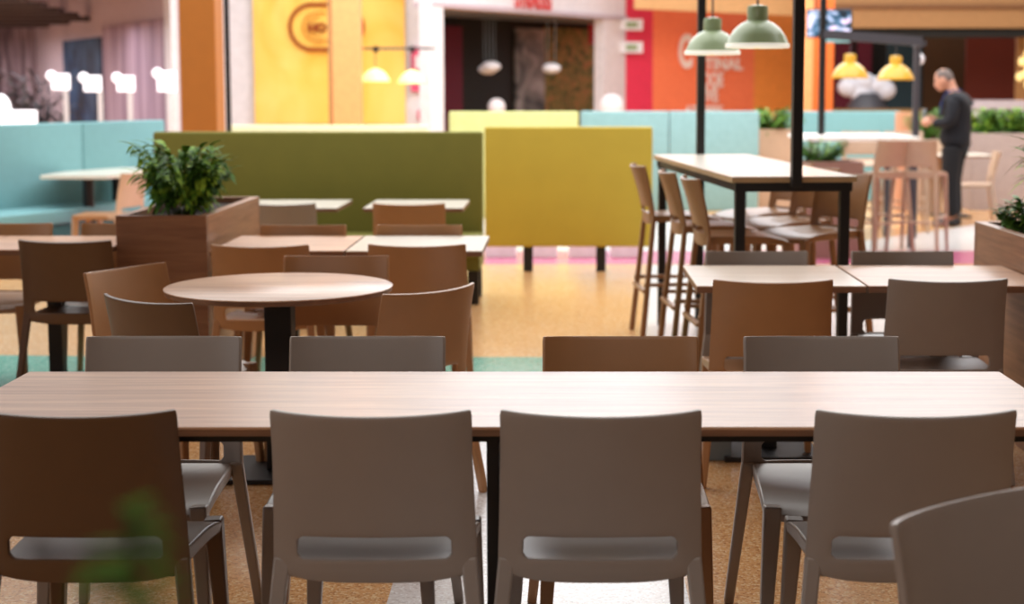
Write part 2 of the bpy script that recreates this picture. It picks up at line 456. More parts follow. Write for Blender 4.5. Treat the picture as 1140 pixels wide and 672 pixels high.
for k in range(8):
    y = 20.6+k*1.6
    tag(MB().box(-13, y, 2.72, -7.3-.25*k, y+.35, 2.80).build('ceiling_slat', M['slat']), 'dark timber slats of the canopy over the left shop', 'ceiling slat', 'dark canopy slats at upper left')
tag(MB().box(-13, 21, 3.3, -5.9, 33, 3.35).build('canopy_board', M['mauvewall']), 'pale board roof above the dark slats of the left shop', 'canopy')
t = thing('framed_painting', 'large dark blue painting on the pale mauve wall', 'painting')
wallpanel('canvas', W1, 76, 118, 46, 150, M['bluepaint'], parent=t)
tag(wallpanel('mural_panel', W1, 120, 197, 30, 150, M['mural']), 'tall mauve streaked mural panel right of the blue painting', 'mural')
struct(wallpanel('trim_7', W1, 194, 201, -40, 190, M['white'], .1, .1))

# lit white signs on posts
for i, (p0, p1, ya, yb, pp) in enumerate([(53,78,78,100,76), (89,113,80,102,114), (126,150,80,102,147), (171,196,75,102,192)]):
    Y = 22.5; x0, za = aty(p0+4, ya+4, Y); x1, zb = aty(p1, yb, Y); xp = (pp-CX)/F*Y
    pos = ['leftmost, left of the blue painting', 'second from left, before the blue painting', 'third from left, on the mauve mural', 'rightmost, beside the orange column'][i]
    r = thing('lit_sign', 'glowing white sign on a post, '+pos, 'sign', (xp, Y, 0), 0, 'lit white signs in the left shop')
    MB().box(x0-xp, -.03, zb, x1-xp, .03, za, .015).build('panel', M['lampw'], r)
    MB().ell((x0-xp, 0, za-.03), (.075, .05, .075)).build('round_lamp', M['lampw'], r, True)
    MB().box(-.03, -.02, 0, .03, .02, zb+.02).build('post', M['white'], r)
# --- orange column, thin black post
x0, x1 = (203-CX)/F*14.3, (243-CX)/F*14.3
struct(MB().box(x0, 14.3, 0, x1, 14.65, 4.6, .01).build('trim_8', M['orangecol']))
xx = (256-CX)/F*15.0
tag(MB().tube([(xx, 15.0, 0), (xx, 15.0, 4.5)], .025, 12).build('black_post', M['black'], None, True), 'thin black floor-to-ceiling post right of the orange brown column', 'post')
# --- yellow banner wall, facade receding to the right
wallseg('wall_banner', 195, 25.2, 492, 25.2, 0, 4.2, M['white'])
W2 = (195, 25.2, 492, 25.2)
t = thing('wall_banner_cloth', 'large yellow cloth banner with rust brown ring emblem on white wall', 'banner')
Yb = 25.1; x0, zt = aty(281, -30, Yb); x1, zb = aty(452, 138, Yb)
# gently creased cloth
vs = []; fs = []; nx, nz_ = 40, 24
for j in range(nz_+1):
    for i in range(nx+1):
        X = x0+(x1-x0)*i/nx; Z = zb+(zt-zb)*j/nz_
        vs.append((X, Yb-.03-.02*math.sin(i*.9+j*.7)*math.exp(-((nz_-j)/9))-.01*math.sin(j*.5), Z))
for j in range(nz_):
    for i in range(nx): a = j*(nx+1)+i; fs.append((a, a+1, a+nx+2, a+nx+1))
MB().add(vs, fs).build('cloth', M['yellow'], t, True)
lx, lz = aty(363, 30, Yb-.08)
def ring(c, r0, r1, y, a0=0, a1=2*PI, n=60, sx=1):
    mb = MB(); vs = []; fs = []
    for i in range(n+1):
        a = a0+(a1-a0)*i/n
        for r in (r0, r1):
            for yy in (y, y+.01): vs.append((c[0]+math.cos(a)*r*sx, yy, c[1]+math.sin(a)*r))
    for i in range(n):
        k = 4*i; fs += [(k, k+2, k+6, k+4), (k+1, k+5, k+7, k+3), (k, k+4, k+5, k+1), (k+2, k+3, k+7, k+6)]
    return mb.add(vs, fs)
u = Yb/F
ring((lx-15*u, lz), 22.5*u, 26.5*u, Yb-.09, PI/2, PI*1.5).build('emblem_ring', M['logo'], t)
ring((lx+17*u, lz), 22.5*u, 25.5*u, Yb-.09, -PI/2, PI/2).build('emblem_ring', M['logo'], t)
for zz in (lz-26.5*u, lz+22.5*u): MB().box(lx-15*u, Yb-.09, zz, lx+17*u, Yb-.08, zz+4*u).build('emblem_bar', M['logo'], t)
ring((lx-8*u, lz), 15*u, 16.5*u, Yb-.09, PI*.35, PI*1.75, sx=1.1).build('emblem_ring', M['logo_lt'], t)
ring((lx-8*u, lz), 10.5*u, 11.5*u, Yb-.09, PI*.5, PI*1.6, sx=1.1).build('emblem_ring', M['logo_lt'], t)
def text(body, x, y, z, size, m, name, parent=None, rz=0, ext=.01, sx=1, bold=0):
    c = bpy.data.curves.new(name, 'FONT'); c.body = body; c.size = size; c.extrude = ext; c.offset = bold; c.align_x = 'LEFT'; c.space_character = 1.05
    o = bpy.data.objects.new(name, c); COL.objects.link(o)
    dg = bpy.context.evaluated_depsgraph_get(); me = bpy.data.meshes.new_from_object(o.evaluated_get(dg))
    bpy.data.objects.remove(o); me.materials.clear(); me.materials.append(m)
    o = bpy.data.objects.new(name, me); COL.objects.link(o); o.location = (x, y, z); o.rotation_euler = (PI/2, 0, rz); o.scale = (sx, 1, 1)
    if parent: o.parent = parent
    return o
text('HO', lx-20*u, Yb-.09, lz-5*u, 13*u, M['logo'], 'emblem_lettering', t, bold=.012)
# pillar in front of the banner
x0, x1 = (372-CX)/F*20, (402-CX)/F*20
struct(MB().box(x0, 20, 0, x1, 20.3, 4.6).build('trim_9', M['orange']))
struct(MB().box(x0-.06, 20.02, 0, x0, 20.3, 4.6).build('trim_10', M['ochre']))
# lamp rail with two lit shades
Y = 20.6; xa, zr = aty(398, 54, Y); xb, _ = aty(484, 56, Y)
t = thing('lamp_rail', 'thin dark rail carrying two lit lamps in front of the yellow banner', 'rail')
MB().box(xa-.1, Y-.015, zr-.015, xb, Y+.015, zr+.015).build('bar', M['dkgrey'], t)
for p in (420, 460):
    xx = (p-CX)/F*Y; MB().box(xx-.03, Y-.03, zr-.05, xx+.03, Y+.03, zr+.03).build('clip', M['black'], t)
def pendant(name, label, x, y, zrim, R, m, inner, ztop, group, flat=1.0, neck=True):
    r = thing(name, label, 'lamp', (x, y, zrim), 0, group)
    k = R
    prof = [(k*1.0,0),(k*1.0,.02*flat),(k*.97,.16*k),(k*.88,.38*k),(k*.72,.6*k),(k*.5,.78*k),(k*.36,.84*k)]
    if neck: prof += [(k*.33,.86*k),(k*.33,1.25*k),(k*.30,1.32*k),(k*.05,1.36*k)]
    else: prof += [(k*.12,.95*k)]
    MB().lathe(prof, 40, cap=False).build('lamp_shade', m, r, True)
    MB().lathe([(k*.985,.002),(k*.95,.15*k),(k*.86,.36*k),(k*.7,.57*k),(k*.45,.75*k),(.01,.8*k)], 40, cap=False).build('inner_shade', inner, r, True)
    MB().lathe([(k*1.0,0),(k*1.02,.012),(k*1.0,.024)], 40, cap=False).build('rim', inner, r, True)
    h = (1.36 if neck else .95)*k
    MB().tube([(0,0,h-.01),(0,0,ztop-zrim)], .006, 8).build('cord', M['dkgrey'], r)
    MB().ell((0,0,.35*k), (.05,.05,.06)).build('bulb', M['lampwarm'], r, True)
    return r
for i, (p, pr) in enumerate([(418, 91), (459, 93)]):
    xx, zz = aty(p, pr, Y)
    pendant('pendant_lamp', ['lit cream glass lamp hanging in front of the yellow banner', 'lit cream glass lamp hanging beside the pink and white sign'][i], xx, Y, zz, .185, M['lampwarm'], M['lampwarm'], zr-.01, 'lit cream lamps on the rail', neck=False)
# pink and white notices on the wall strip
t = thing('wall_poster', 'pink patterned poster on the white strip beside the yellow banner', 'poster')
x0, zt = aty(457, 52, 25.1); x1, zb = aty(479, 102, 25.1)
MB().box(x0, 25.1, zb, x1, 25.15, zt).build('sheet', M['pink'], t)
x0, zt = aty(462, 62, 25.05); x1, zb = aty(470, 76, 25.05)
MB().box(x0, 25.06, zb, x1, 25.1, zt).build('picture', M['pinkwhite'], t)
xx, zz = aty(471, 128, 25.05)
tag(MB().ell((xx, 25.1, zz), (.1, .03, .13)).build('round_sign', M['pink'], None, True), 'round pink sign low on the white wall strip', 'sign')

# --- facade F receding to the right
FA = (480, 23.5, 699, 28.5)
def wseg2(name, p0, p1, z0, z1, m, th=.15, out=0, wall=FA):
    (x0, Y0), (x1, Y1) = onwall(*wall, p0), onwall(*wall, p1)
    a = Vector((x0, Y0, 0)); b = Vector((x1, Y1, 0)); d = (b-a).normalized(); n = Vector((-d.y, d.x, 0))
    a -= n*out; b -= n*out
    poly = [(a.x, a.y), (b.x, b.y), (b.x+n.x*th, b.y+n.y*th), (a.x+n.x*th, a.y+n.y*th)]
    return MB().prism(poly, z0, z1).build(name, m)
struct(wseg2('trim_11', 478, 493, 0, 4.4, M['white'], .2, .03))
struct(wseg2('wall_shop_header', 480, 699, 2.79, 4.4, M['pinkwhite'], .3))
struct(wseg2('trim_12', 480, 699, 2.72, 2.79, M['mauvewall'], .34, .04))
struct(wseg2('trim_13', 672, 699, 0, 2.72, M['pinkwhite'], .2))
FB = (478, 27.5, 706, 32.5)
struct(wseg2('wall_shop_interior', 470, 712, 0, 3.2, M['black_wall'], .1, 0, FB))
struct(wseg2('wall_maroon', 486, 513, 0, 2.6, M['maroon'], .05, .06, FB))
tag(wseg2('planted_wall', 604, 676, 0, 2.66, M['moss'], .05, .06, FB), 'mottled green brown planted wall inside the middle shop', 'wall panel')
tag(wseg2('mottled_panel', 572, 604, 0, 2.62, M['greyart'], .05, .06, FB), 'grey mottled panel at the back of the middle shop', 'wall panel')
# shop ceiling
(a0, a1), (b0, b1) = onwall(*FA, 480), onwall(*FA, 699); (c0, c1), (d0, d1) = onwall(*FB, 470), onwall(*FB, 712)
struct(MB().prism([(a0, a1+.3), (b0, b1+.3), (d0, d1), (c0, c1)], 2.76, 2.8).build('ceiling_shop', M['grey_ceiling']))
(hx, hy) = onwall(*FA, 571); ang = math.atan2(b1-a1, b0-a0)
hz = aty(571, 8, hy)[1]
t = thing('shop_sign', 'red lettering on the white header of the middle shop', 'sign', (hx, hy, 0))
text('STRAUSS', .0+math.sin(ang)*.06, -math.cos(ang)*.06, hz, .42, M['redletter'], 'lettering', t, rz=ang, bold=.008, sx=.62)
tag(MB().box(*(lambda a: (a[0]-.11, 28.5, a[1]-.18, a[0]+.13, 28.7, a[1]+.18))(aty(662, 38, 28.6))).build('red_lantern', mat('red_lantern', (190,24,34), .6)), 'small red box lantern hanging at right inside the middle shop', 'lantern')
for i, (p, q) in enumerate([(547, 71), (543, 74), (614, 73)]):
    YY = 26.2+i*.3; xx, zz = aty(p, q+3, YY)
    r = thing('pendant_lamp', ['white oval lamp hanging in the middle shop, at left in front', 'white oval lamp hanging in the middle shop, at left behind its twin', 'white oval lamp hanging in the middle shop, before the grey panel'][i], 'lamp', (xx, YY, zz), 0, 'white oval lamps in the middle shop')
    MB().ell((0,0,0), (.16,.16,.09)).build('lamp_shade', M['white'], r, True)
    for s in (-.06, .06): MB().tube([(s,0,.05),(s,0,2.76-zz)], .006, 6).build('cord', M['grey'], r)
for p, q, rr, lab in ((553, 119, .14, 'round pinkish white cup shape standing behind the pale lime booth'), (681, 118, .2, 'pale pink paper display standing at the right end of the shop')):
    xx, zz = aty(p, q, 25.6)
    r = thing('counter_display', lab, 'display', (xx, 25.6, 0))
    MB().ell((0,0,zz), (rr, .1, rr)).build('head', M['pinkwhite'], r, True); MB().tube([(0,0,0),(0,0,zz-.05)], .03, 8).build('stand', M['white'], r, True)
# --- red wall, orange walls with white lettering
FC = (697, 28.4, 892, 30.5)
struct(wseg2('wall_crimson', 697, 726, 0, 4.4, M['redwall'], .2, 0, FC))
struct(wseg2('wall_orange', 726, 838, 0, 4.4, M['orangewall'], .2, 0, FC))
struct(wseg2('wall_amber', 838, 900, 0, 4.4, M['orangewall2'], .2, 0, FC))
def fcpt(p, q):
    x, y = onwall(*FC, p); return x, y-.06, aty(p, q, y)[1]
fang = math.atan2(30.5-28.4, ((892-CX)/F*30.5-(697-CX)/F*28.4))
t = thing('wall_lettering', 'white lettering in three lines on the orange wall', 'lettering')
X, Y_, Z = fcpt(754, 74); text('C', X, Y_, Z, .82, M['letter'], 'lettering', t, rz=fang, bold=.03, sx=.55)
X, Y_, Z = fcpt(776, 77); text('FTINAL', X, Y_, Z, .30, M['letter'], 'lettering', t, rz=fang, bold=.012)
X, Y_, Z = fcpt(780, 96); text('OOE', X, Y_, Z, .36, M['letter'], 'lettering', t, rz=fang, bold=.012, sx=.62)
X, Y_, Z = fcpt(780, 113); text('IIVE', X, Y_, Z, .36, M['letter'], 'lettering', t, rz=fang, bold=.012, sx=.62)
X, Y_, Z = fcpt(762, 127); text('ATESIERE', X, Y_, Z, .22, M['letter'], 'lettering', t, rz=fang, bold=.008, sx=.9)
for i, q in enumerate((28, 53)):
    X, Y_, Z = fcpt(702, q); 
    r = thing('exit_sign', ['white sign with green print near the top of the crimson wall', 'white sign with green print below the first on the crimson wall'][i], 'sign', (X-.1, Y_-.15, Z), 0, 'signs on the crimson wall')
    MB().box(-.15, 0, -.1, .3, .04, .1, .01).build('panel', M['white'], r); MB().box(.0, -.012, -.05, .2, 0, .05).build('green_print', M['greenlamp'], r)
# wood coloured fascia above
x0, z0 = aty(725, 3, 25.5); x1, z1 = aty(905, 14, 27)
struct(MB().add([(x0-.2,27.0,z0-.02),(x1,27.6,z0-.12),(x1,27.8,z0-.12),(x0-.2,27.2,z0-.02),(x0-.2,27.0,4.4),(x1,27.6,4.4),(x1,27.8,4.4),(x0-.2,27.2,4.4)],
        [(0,1,5,4),(1,2,6,5),(2,3,7,6),(3,0,4,7),(0,3,2,1),(4,5,6,7)]).build('trim_14', mat('light_ochre', (226,176,120), .6)))
# --- orange pillar pair
x0, x1, x2 = [(p-CX)/F*22 for p in (886, 903, 926)]
struct(MB().box(x0, 22, 0, x1, 22.3, 4.6).build('trim_15', M['orange']))
struct(MB().box(x1, 22.02, 0, x2, 22.35, 4.6).build('trim_16', M['orange_dk']))
# --- right shop, dark, with ochre fascia
Y = 26.0
x0, zb = aty(920, 31, Y); x1, _ = aty(1180, 31, Y)
struct(MB().box(x0, Y, zb, 9, Y+.3, 4.6).build('wall_fascia', M['ochre']))
x0, z9 = aty(920, 8, Y)
struct(MB().box(x0, Y-.06, z9-.02, 9, Y+.01, z9+.05).build('trim_17', mat('brown_band', (128,84,46), .6)))
x0, zc = aty(920, 41, Y)
struct(MB().box(x0, Y+.1, zc, 9, Y+.4, zb).build('trim_18', M['black_wall']))
def rect(name, p0, p1, z0, z1, Y, m, th=.06):
    a = (p0-CX)/F*Y; b = (p1-CX)/F*Y; return struct(MB().box(a, Y, z0, b, Y+th, z1).build(name, m))
rect('wall_right_shop', 900, 1240, 0, 3.0, 30.5, M['black_wall'])
rect('trim_19', 928, 946, 0, 2.5, 30.0, M['maroon'])
rect('trim_20', 952, 968, 0, 2.5, 30.0, M['maroon'])
rect('trim_21', 985, 1024, 0, 2.5, 29.0, M['bluegreen'])
rect('trim_22', 1026, 1072, 0, 2.6, 30.0, M['brownwall'])
rect('trim_23', 1072, 1128, 0, 2.7, 29.0, M['redbrown'])
rect('trim_24', 1128, 1140, 0, 3, 27.0, M['ochre'])
rect('trim_25', 900, 1030, 0, aty(960, 121, 25)[1], 25, mat('mustard_rail', (120,90,40), .6))
xx, zz = aty(1142, 82, 26.5); 
mb = MB()
for dx, dz in ((0,0),(.12,.16),(-.08,.2),(.05,-.18),(-.12,-.05),(.18,-.06),(.02,.32)): mb.ell((xx+dx, 26.5+dx*.5, zz+dz), (.06,.06,.075))
mb.tube([(xx, 26.5, zz), (xx, 26.5, 3.4)], .01, 6)
tag(mb.build('cluster_lamp', M['lampwarm'], None, True), 'hanging cluster of small glowing bulbs at the right edge of the dark shop', 'lamp')
xx, zz = aty(965, 97, 27); t = thing('window_display', 'pale round leafy display behind the yellow lamps', 'display', (xx, 27, 0))
for dx, dz in ((-.3,0),(-.05,.08),(.2,.02),(.3,-.05),(-.1,-.1)): MB().ell((dx,0,zz+dz),(.2,.15,.17)).build('flower_head', M['pinkbase'], t, True)
MB().lathe([(.2,0),(.28,.3),(.34,1.2),(.2,zz-.1)], 20).build('vase', M['dkgrey'], t, True)
# far upper wall with bright clerestory windows (above the frame)
slab('wall_back', -16, 34.2, 0, 16, 34.4, 8.5, M['wallgrey'])
n = 0
for i in range(7):
    x = -2.5+i*2.6; n += 1
    struct(MB().box(x, 33.9, 3.4, x+2.4, 34.1, 8.0).build('window_%d' % n, M['clere']))

# ================================================================== BOOTHS
def booth(name, label, a, b, zt, th, m, seat=None, legs=(), zb=.05, tip=None, cat='booth', group=None, joints=(), seatm=None, seatdepth=.5, away=False):
    """back panel from ground point a to b; seat on the camera side unless away"""
    a = Vector((a[0], a[1], 0)); b = Vector((b[0], b[1], 0)); d = b-a; L = d.length; rz = math.atan2(d.y, d.x)
    r = thing(name, label, cat, (a.x, a.y, 0), rz, group)
    cuts = [0]+list(joints)+[L]
    for i in range(len(cuts)-1):
        MB().box(cuts[i]+.004, 0, zb, cuts[i+1]-.004, th, zt, .018).build('back_panel', m, r, True)
    if seat:
        s = seatdepth
        MB().box(.0, -s, seat-.13, L, .0, seat, .02).build('bench_seat', seatm or m, r, True)
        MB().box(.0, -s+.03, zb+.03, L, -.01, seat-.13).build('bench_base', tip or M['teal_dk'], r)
    for x, y in legs:
        MB().box(x-.04, y-.03, 0, x+.04, y+.03, zb+.02).build('leg', M['black'], r)
    return r
ga = at(168, 149, 1.2); gb = at(537, 146, 1.2)
gY = 11.55
g0 = (168-CX)/F*gY*.995; g1 = (538-CX)/F*gY
booth('booth_bench', 'long olive green upholstered booth bench behind the small white tables', (g0, gY), (g1, gY), 1.205, .12, M['olive'], .47,
      [(.2,-.45),(1.2,-.45),(g1-g0-.05,-.5),(g1-g0-.05,-.08)], .22, M['olive'], seatm=M['olive'], seatdepth=.62)
yY = 13.0; y0 = (539-CX)/F*yY; y1 = (727-CX)/F*yY
booth('booth_bench', 'mustard yellow booth back standing on black legs', (y0, yY), (y1, yY), 1.205, .14, M['mustard'], None,
      [(.36,.08),(.97,.08)], .21)
# pale front cap of lime booth and pale aqua booths behind
lY = 18.5
booth('booth_bench', 'pale lime booth back seen just above the mustard one', ((500-CX)/F*lY, lY), ((644-CX)/F*lY, lY), 1.245, .14, M['lime'], zb=0)
booth('booth_bench', 'cream booth back seen just above the olive green one', ((252-CX)/F*17.0, 17.0), ((478-CX)/F*17, 17.0), 1.12, .14, mat('cream_fabric', (244,236,190), .8), zb=0)
booth('booth_bench', 'pale aqua booth back left of the black table posts', ((646-CX)/F*19.5, 19.5), ((845-CX)/F*19.5, 19.5), 1.235, .14, M['sky'], zb=0, joints=[1.1])
booth('booth_bench', 'teal booth back beyond the white high table', ((872-CX)/F*21, 21), ((1002-CX)/F*21, 21), 1.21, .14, M['teal'], zb=0)
tag(MB().box((1000-CX)/F*19.5, 19.5, 0, (1021-CX)/F*19.5, 19.75, 1.22).build('wooden_post_box', M['brick']), 'pale wooden box pillar at the end of the far teal booth', 'pillar')
# teal booth at the left
ta = at(-40, 144, 1.18); tb = at(168.5, 134, 1.18)
ta = (-5.35, 13.1); tb = (-4.02, 16.0)
Lt = math.hypot(tb[0]-ta[0], tb[1]-ta[1])
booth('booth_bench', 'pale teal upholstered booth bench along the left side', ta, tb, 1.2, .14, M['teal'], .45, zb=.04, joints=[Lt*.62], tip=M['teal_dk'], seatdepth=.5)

# ================================================================== FRONT TABLE AND CHAIRS
r = thing('long_table', 'long oak table in front with four chairs on each side', 'table', (-.13, 3.925, 0))
MB().box(-1.34, -.357, TZ-.008, 1.34, .357, TZ, .003).build('tabletop', M['oak'], r)
MB().box(-1.338, -.355, TZ-.022, 1.338, .355, TZ-.008).build('edge_band', M['edge'], r)
for y in (-.31, .31):
    MB().box(-1.32, y-.015, TZ-.042, 1.32, y+.015, TZ-.022).build('frame_rail', M['black'], r)
    for x in (-1.29, -.03, 1.29):
        MB().box(x-.015, y-.015, 0, x+.015, y+.015, TZ-.04, .003).build('leg', M['black'], r)
for x in (-1.29, -.03, 1.29): MB().box(x-.015, -.31, TZ-.042, x+.015, .31, TZ-.022).build('cross_rail', M['black'], r)
G1 = 'chairs on the near side of the long table'; G2 = 'chairs on the far side of the long table'
NY = 3.68-.0; FY = 4.30
def nx(p): return at(p, 456, HB)[0]
for p, m, lab in ((84, 'darkbrown', 'dark brown plastic chair at the left end of the near side of the long table'),
                  (412.5, 'taupe', 'taupe plastic chair on the near side of the long table, second from left'),
                  (669, 'taupe', 'taupe plastic chair on the near side of the long table, third from left'),
                  (1020, 'taupe', 'taupe plastic chair on the near side of the long table, at its right end')):
    place('c', nx(p), NY+.07, 0, M[m], lab, G1)
for p, m, lab in ((183, 'taupe', 'taupe chair back across the long table, leftmost, before the round table'),
                  (409.5, 'taupe', 'taupe chair back across the long table, below the right side of the round table'),
                  (691, 'brown', 'brown chair back across the long table, the only brown one of its row'),
                  (914, 'taupe', 'taupe chair back across the long table, rightmost of its row')):
    x = at(p, 374, HB)[0]
    place('c', x, FY, PI, M[m], lab, G2)
# chair in the near right corner
a = Vector(at(989, 582, HB)); d = Vector((.80,.60)); fc = Vector((.60,-.80))
c = a+d*.226+fc*YC
free_chair(c.x, c.y, fc.x, fc.y, M['taupe'], 'blurred taupe chair cut off by the lower right corner, nearest to us')

# ================================================================== ROUND TABLE GROUP
r = thing('round_table', 'round oak table on a square black pedestal', 'table', (-1.115, 6.165, 0))
MB().lathe([(.437,TZ-.008),(.445,TZ-.006),(.446,TZ-.002),(.443,TZ)], 72).build('tabletop', M['oak'], r, True)
MB().lathe([(.425,TZ-.026),(.442,TZ-.022),(.444,TZ-.008)], 72).build('edge_band', M['edge'], r, True)
MB().box(-.053,-.053,.02,.053,.053,TZ-.026,.004).build('pedestal', M['black'], r)
MB().box(-.21,-.21,0,.21,.21,.02,.004).build('base_plate', M['black'], r)
G3 = 'chairs around the round table'
free_chair(-1.545, 6.20, .87, -.49, M['brown'], 'light brown chair left of the round table, turned to face right', G3)
free_chair(-1.29, 5.60, .57, .82, M['darkbrown'], 'dark brown chair at the near left of the round table, back towards us', G3)
free_chair(-.665, 5.83, -.74, .67, M['brown'], 'brown chair at the near right of the round table, curved back towards us', G3)
free_chair(-.975, 6.52, 0, -1, M['brown'], 'brown chair behind the round table facing us', G3)

# ================================================================== TABLE ROW BEHIND IT
GT = 'square tables beyond the round table'
table('square_table', 'oak topped square table touching the plant box, behind the round table', -1.69, 7.5, -1.045, 8.27, M['oak'], GT)
table('square_table', 'pale topped square table right of the oak one, nearest the olive booth end', -1.035, 7.5, -.38, 8.27, M['pale'], GT)
G4 = 'chairs at the tables beyond the round table'
row_chair(289, 272, 1, M['brown'], 'brown chair between plant box and round table, back towards us', G4)
row_chair(464, 271.5, 1, M['brown'], 'brown chair behind the near right chair of the round table, back towards us', G4)
row_chair(338, 250, -1, M['brown'], 'brown chair back showing above the oak square table by the plant box', G4)
row_chair(467, 250, -1, M['brown'], 'brown chair back showing above the pale square table', G4)
GT2 = 'small white tables at the olive booth'
table('square_table', 'white small table at the olive booth, the left one', -2.15, 10.2, -1.46, 10.95, M['pale'], GT2)
table('square_table', 'white small table at the olive booth, the right one', -1.29, 10.2, -.64, 10.95, M['pale'], GT2)
row_chair(311, 226, 1, M['taupe'], 'taupe chair at the left white table by the olive booth', 'chairs at the white tables')
row_chair(455, 226, 1, M['brown'], 'brown chair at the right white table by the olive booth', 'chairs at the white tables')

# ================================================================== LEFT TABLES
GL = 'oak tables left of the plant box'
table('square_table', 'oak square table at the left edge', -3.75, 7.55, -2.93, 8.27, M['oak'], GL)
table('square_table', 'oak square table just left of the plant box', -2.92, 7.55, -2.21, 8.27, M['oak'], GL)
x, y = at(75, 267, HB)
free_chair(x, y+YC, .06, 1, M['darkbrown'], 'dark brown chair at the table left of the plant box, back towards us', 'chairs left of the plant box')
free_chair(-3.13, 7.55, .1, 1, M['darkbrown'], 'dark brown chair cut by the left edge, back towards us', 'chairs left of the plant box')
row_chair(12, 248, -1, M['brown'], 'brown chair facing us beyond the leftmost oak table', 'chairs left of the plant box')
row_chair(138, 248, -1, M['brown'], 'brown chair facing us just behind the plant box corner', 'chairs left of the plant box')

# ================================================================== PLANTERS AND PLANTS
def planter(name, label, x0, y0, x1, y1, h, mf=None, ms=None, rz=0, t=.045):
    cx, cy = (x0+x1)/2, (y0+y1)/2; a, b = (x1-x0)/2, (y1-y0)/2
    r = thing(name, label, 'planter', (cx, cy, 0), rz)
    mf = mf or M['oak_x']; ms = ms or M['oak_y']
    MB().box(-a, -b, 0, a, -b+t, h, .002).build('front_panel', mf, r); MB().box(-a, b-t, 0, a, b, h, .002).build('back_panel', mf, r)
    MB().box(-a, -b+t, 0, -a+t, b-t, h, .002).build('side_panel', ms, r); MB().box(a-t, -b+t, 0, a, b-t, h, .002).build('side_panel', ms, r)
    MB().box(-a+t, -b+t, h-.12, a-t, b-t, h-.035).build('soil', M['soil'], r)
    return r
planter('wooden_planter', 'wooden plant box beside the round table', -2.20, 7.73, -1.752, 9.1, .9)
planter('wooden_planter', 'wooden plant box at the right edge of the picture', 1.955, 4.4, 2.75, 7.41, .9)
def leafblade(mb, base, az, length, width, rise, droop, n=5):
    """one arching lance leaf"""
    d = Vector((math.cos(az), math.sin(az), 0)); s = Vector((-d.y, d.x, 0)); vs = []; fs = []
    for i in range(n+1):
        t = i/n; p = Vector(base)+d*length*t*math.cos(rise)+Vector((0,0,1))*(length*math.sin(rise)*t-droop*length*t*t)
        w = width*math.sin(PI*min(.98, .12+.86*t))*.5
        vs += [p-s*w+Vector((0,0,.15*w)), p, p+s*w+Vector((0,0,.15*w))]
    for i in range(n):
        a = 3*i; fs += [(a, a+1, a+4, a+3), (a+1, a+2, a+5, a+4)]
    mb.add(vs, fs)
def plant(label, x, y, z, H, R, stems, m, frond=False, group=None, seed=1, name='leafy_plant', leaf=.11, w=.022):
    rnd = random.Random(seed); r = thing(name, label, 'plant', (x, y, z), 0, group)
    sm = MB(); lm = MB()
    for k in range(stems):
        az = rnd.uniform(0, 2*PI); rr = rnd.uniform(0, R*.45); bx, by = math.cos(az)*rr*.6, math.sin(az)*rr*.6
        hh = H*rnd.uniform(.55, 1.0); tip = Vector((math.cos(az)*R*rnd.uniform(.3,1), math.sin(az)*R*rnd.uniform(.3,1), hh))
        b = Vector((bx, by, 0)); mid = b.lerp(tip, .5)+Vector((0,0,hh*.18)); pts = []
        for i in range(7):
            t = i/6; pts.append(b*(1-t)**2+mid*2*t*(1-t)+tip*t*t)
        sm.tube(pts, .004, 5, .0015)
        dirv = (tip-b); saz = math.atan2(dirv.y, dirv.x)
        nl = 11 if frond else 8
        for i in range(nl):
            t = .25+.75*i/(nl-1); q = b*(1-t)**2+mid*2*t*(1-t)+tip*t*t
            for s in (-1, 1):
                leafblade(lm, q, saz+s*(1.1-.6*t)+rnd.uniform(-.2,.2), leaf*rnd.uniform(.7,1.15)*(1.1-.4*t), w, rnd.uniform(.2,.7), rnd.uniform(.3,.9), 4)
        leafblade(lm, tip, saz, leaf, w, .6, .3, 4)
    sm.build('stems', M['stem'], r, True); lm.build('foliage', m, r, True)
    return r
plant('feathery green palm in the wooden plant box beside the round table', -1.93, 8.0, .86, .38, .26, 40, M['leaf'], True, seed=3, leaf=.13, w=.032)
plant('second green palm further back in the same plant box', -1.99, 8.55, .86, .30, .2, 20, M['leaf'], True, seed=5, w=.03)
plant('spiky leaved plant leaning over the plant box at the right edge', 2.27, 6.95, .86, .44, .26, 11, M['leaf'], True, seed=8, leaf=.22, w=.03)
plant('low light green plant in the plant box at the right edge', 2.12, 7.1, .86, .16, .13, 20, M['leaf2'], seed=9, leaf=.07, w=.035)

# ================================================================== RIGHT TABLES
GR = 'square tables at the right plant box'
table('square_table', 'pale oak square table, the left of the pair before the bar table', .535, 6.16, 1.205, 6.88, wood('pale_oak_laminate', (206,180,158), (232,212,194), 0, .3), GR)
table('square_table', 'oak square table touching the plant box at right', 1.215, 6.16, 1.935, 6.88, M['oak'], GR)
row_chair(861, 311, 1, M['brown'], 'warm brown chair at the right hand square tables, back towards us', 'chairs at the right hand square tables')
row_chair(1056, 310, 1, M['taupe'], 'taupe chair beside the right plant box, back towards us', 'chairs at the right hand square tables')
row_chair(842, 279, -1, M['taupe'], 'taupe chair top showing above the left of the two right hand tables', 'chairs at the right hand square tables')
row_chair(1004, 279, -1, M['taupe'], 'taupe chair top showing above the table at the right plant box', 'chairs at the right hand square tables')

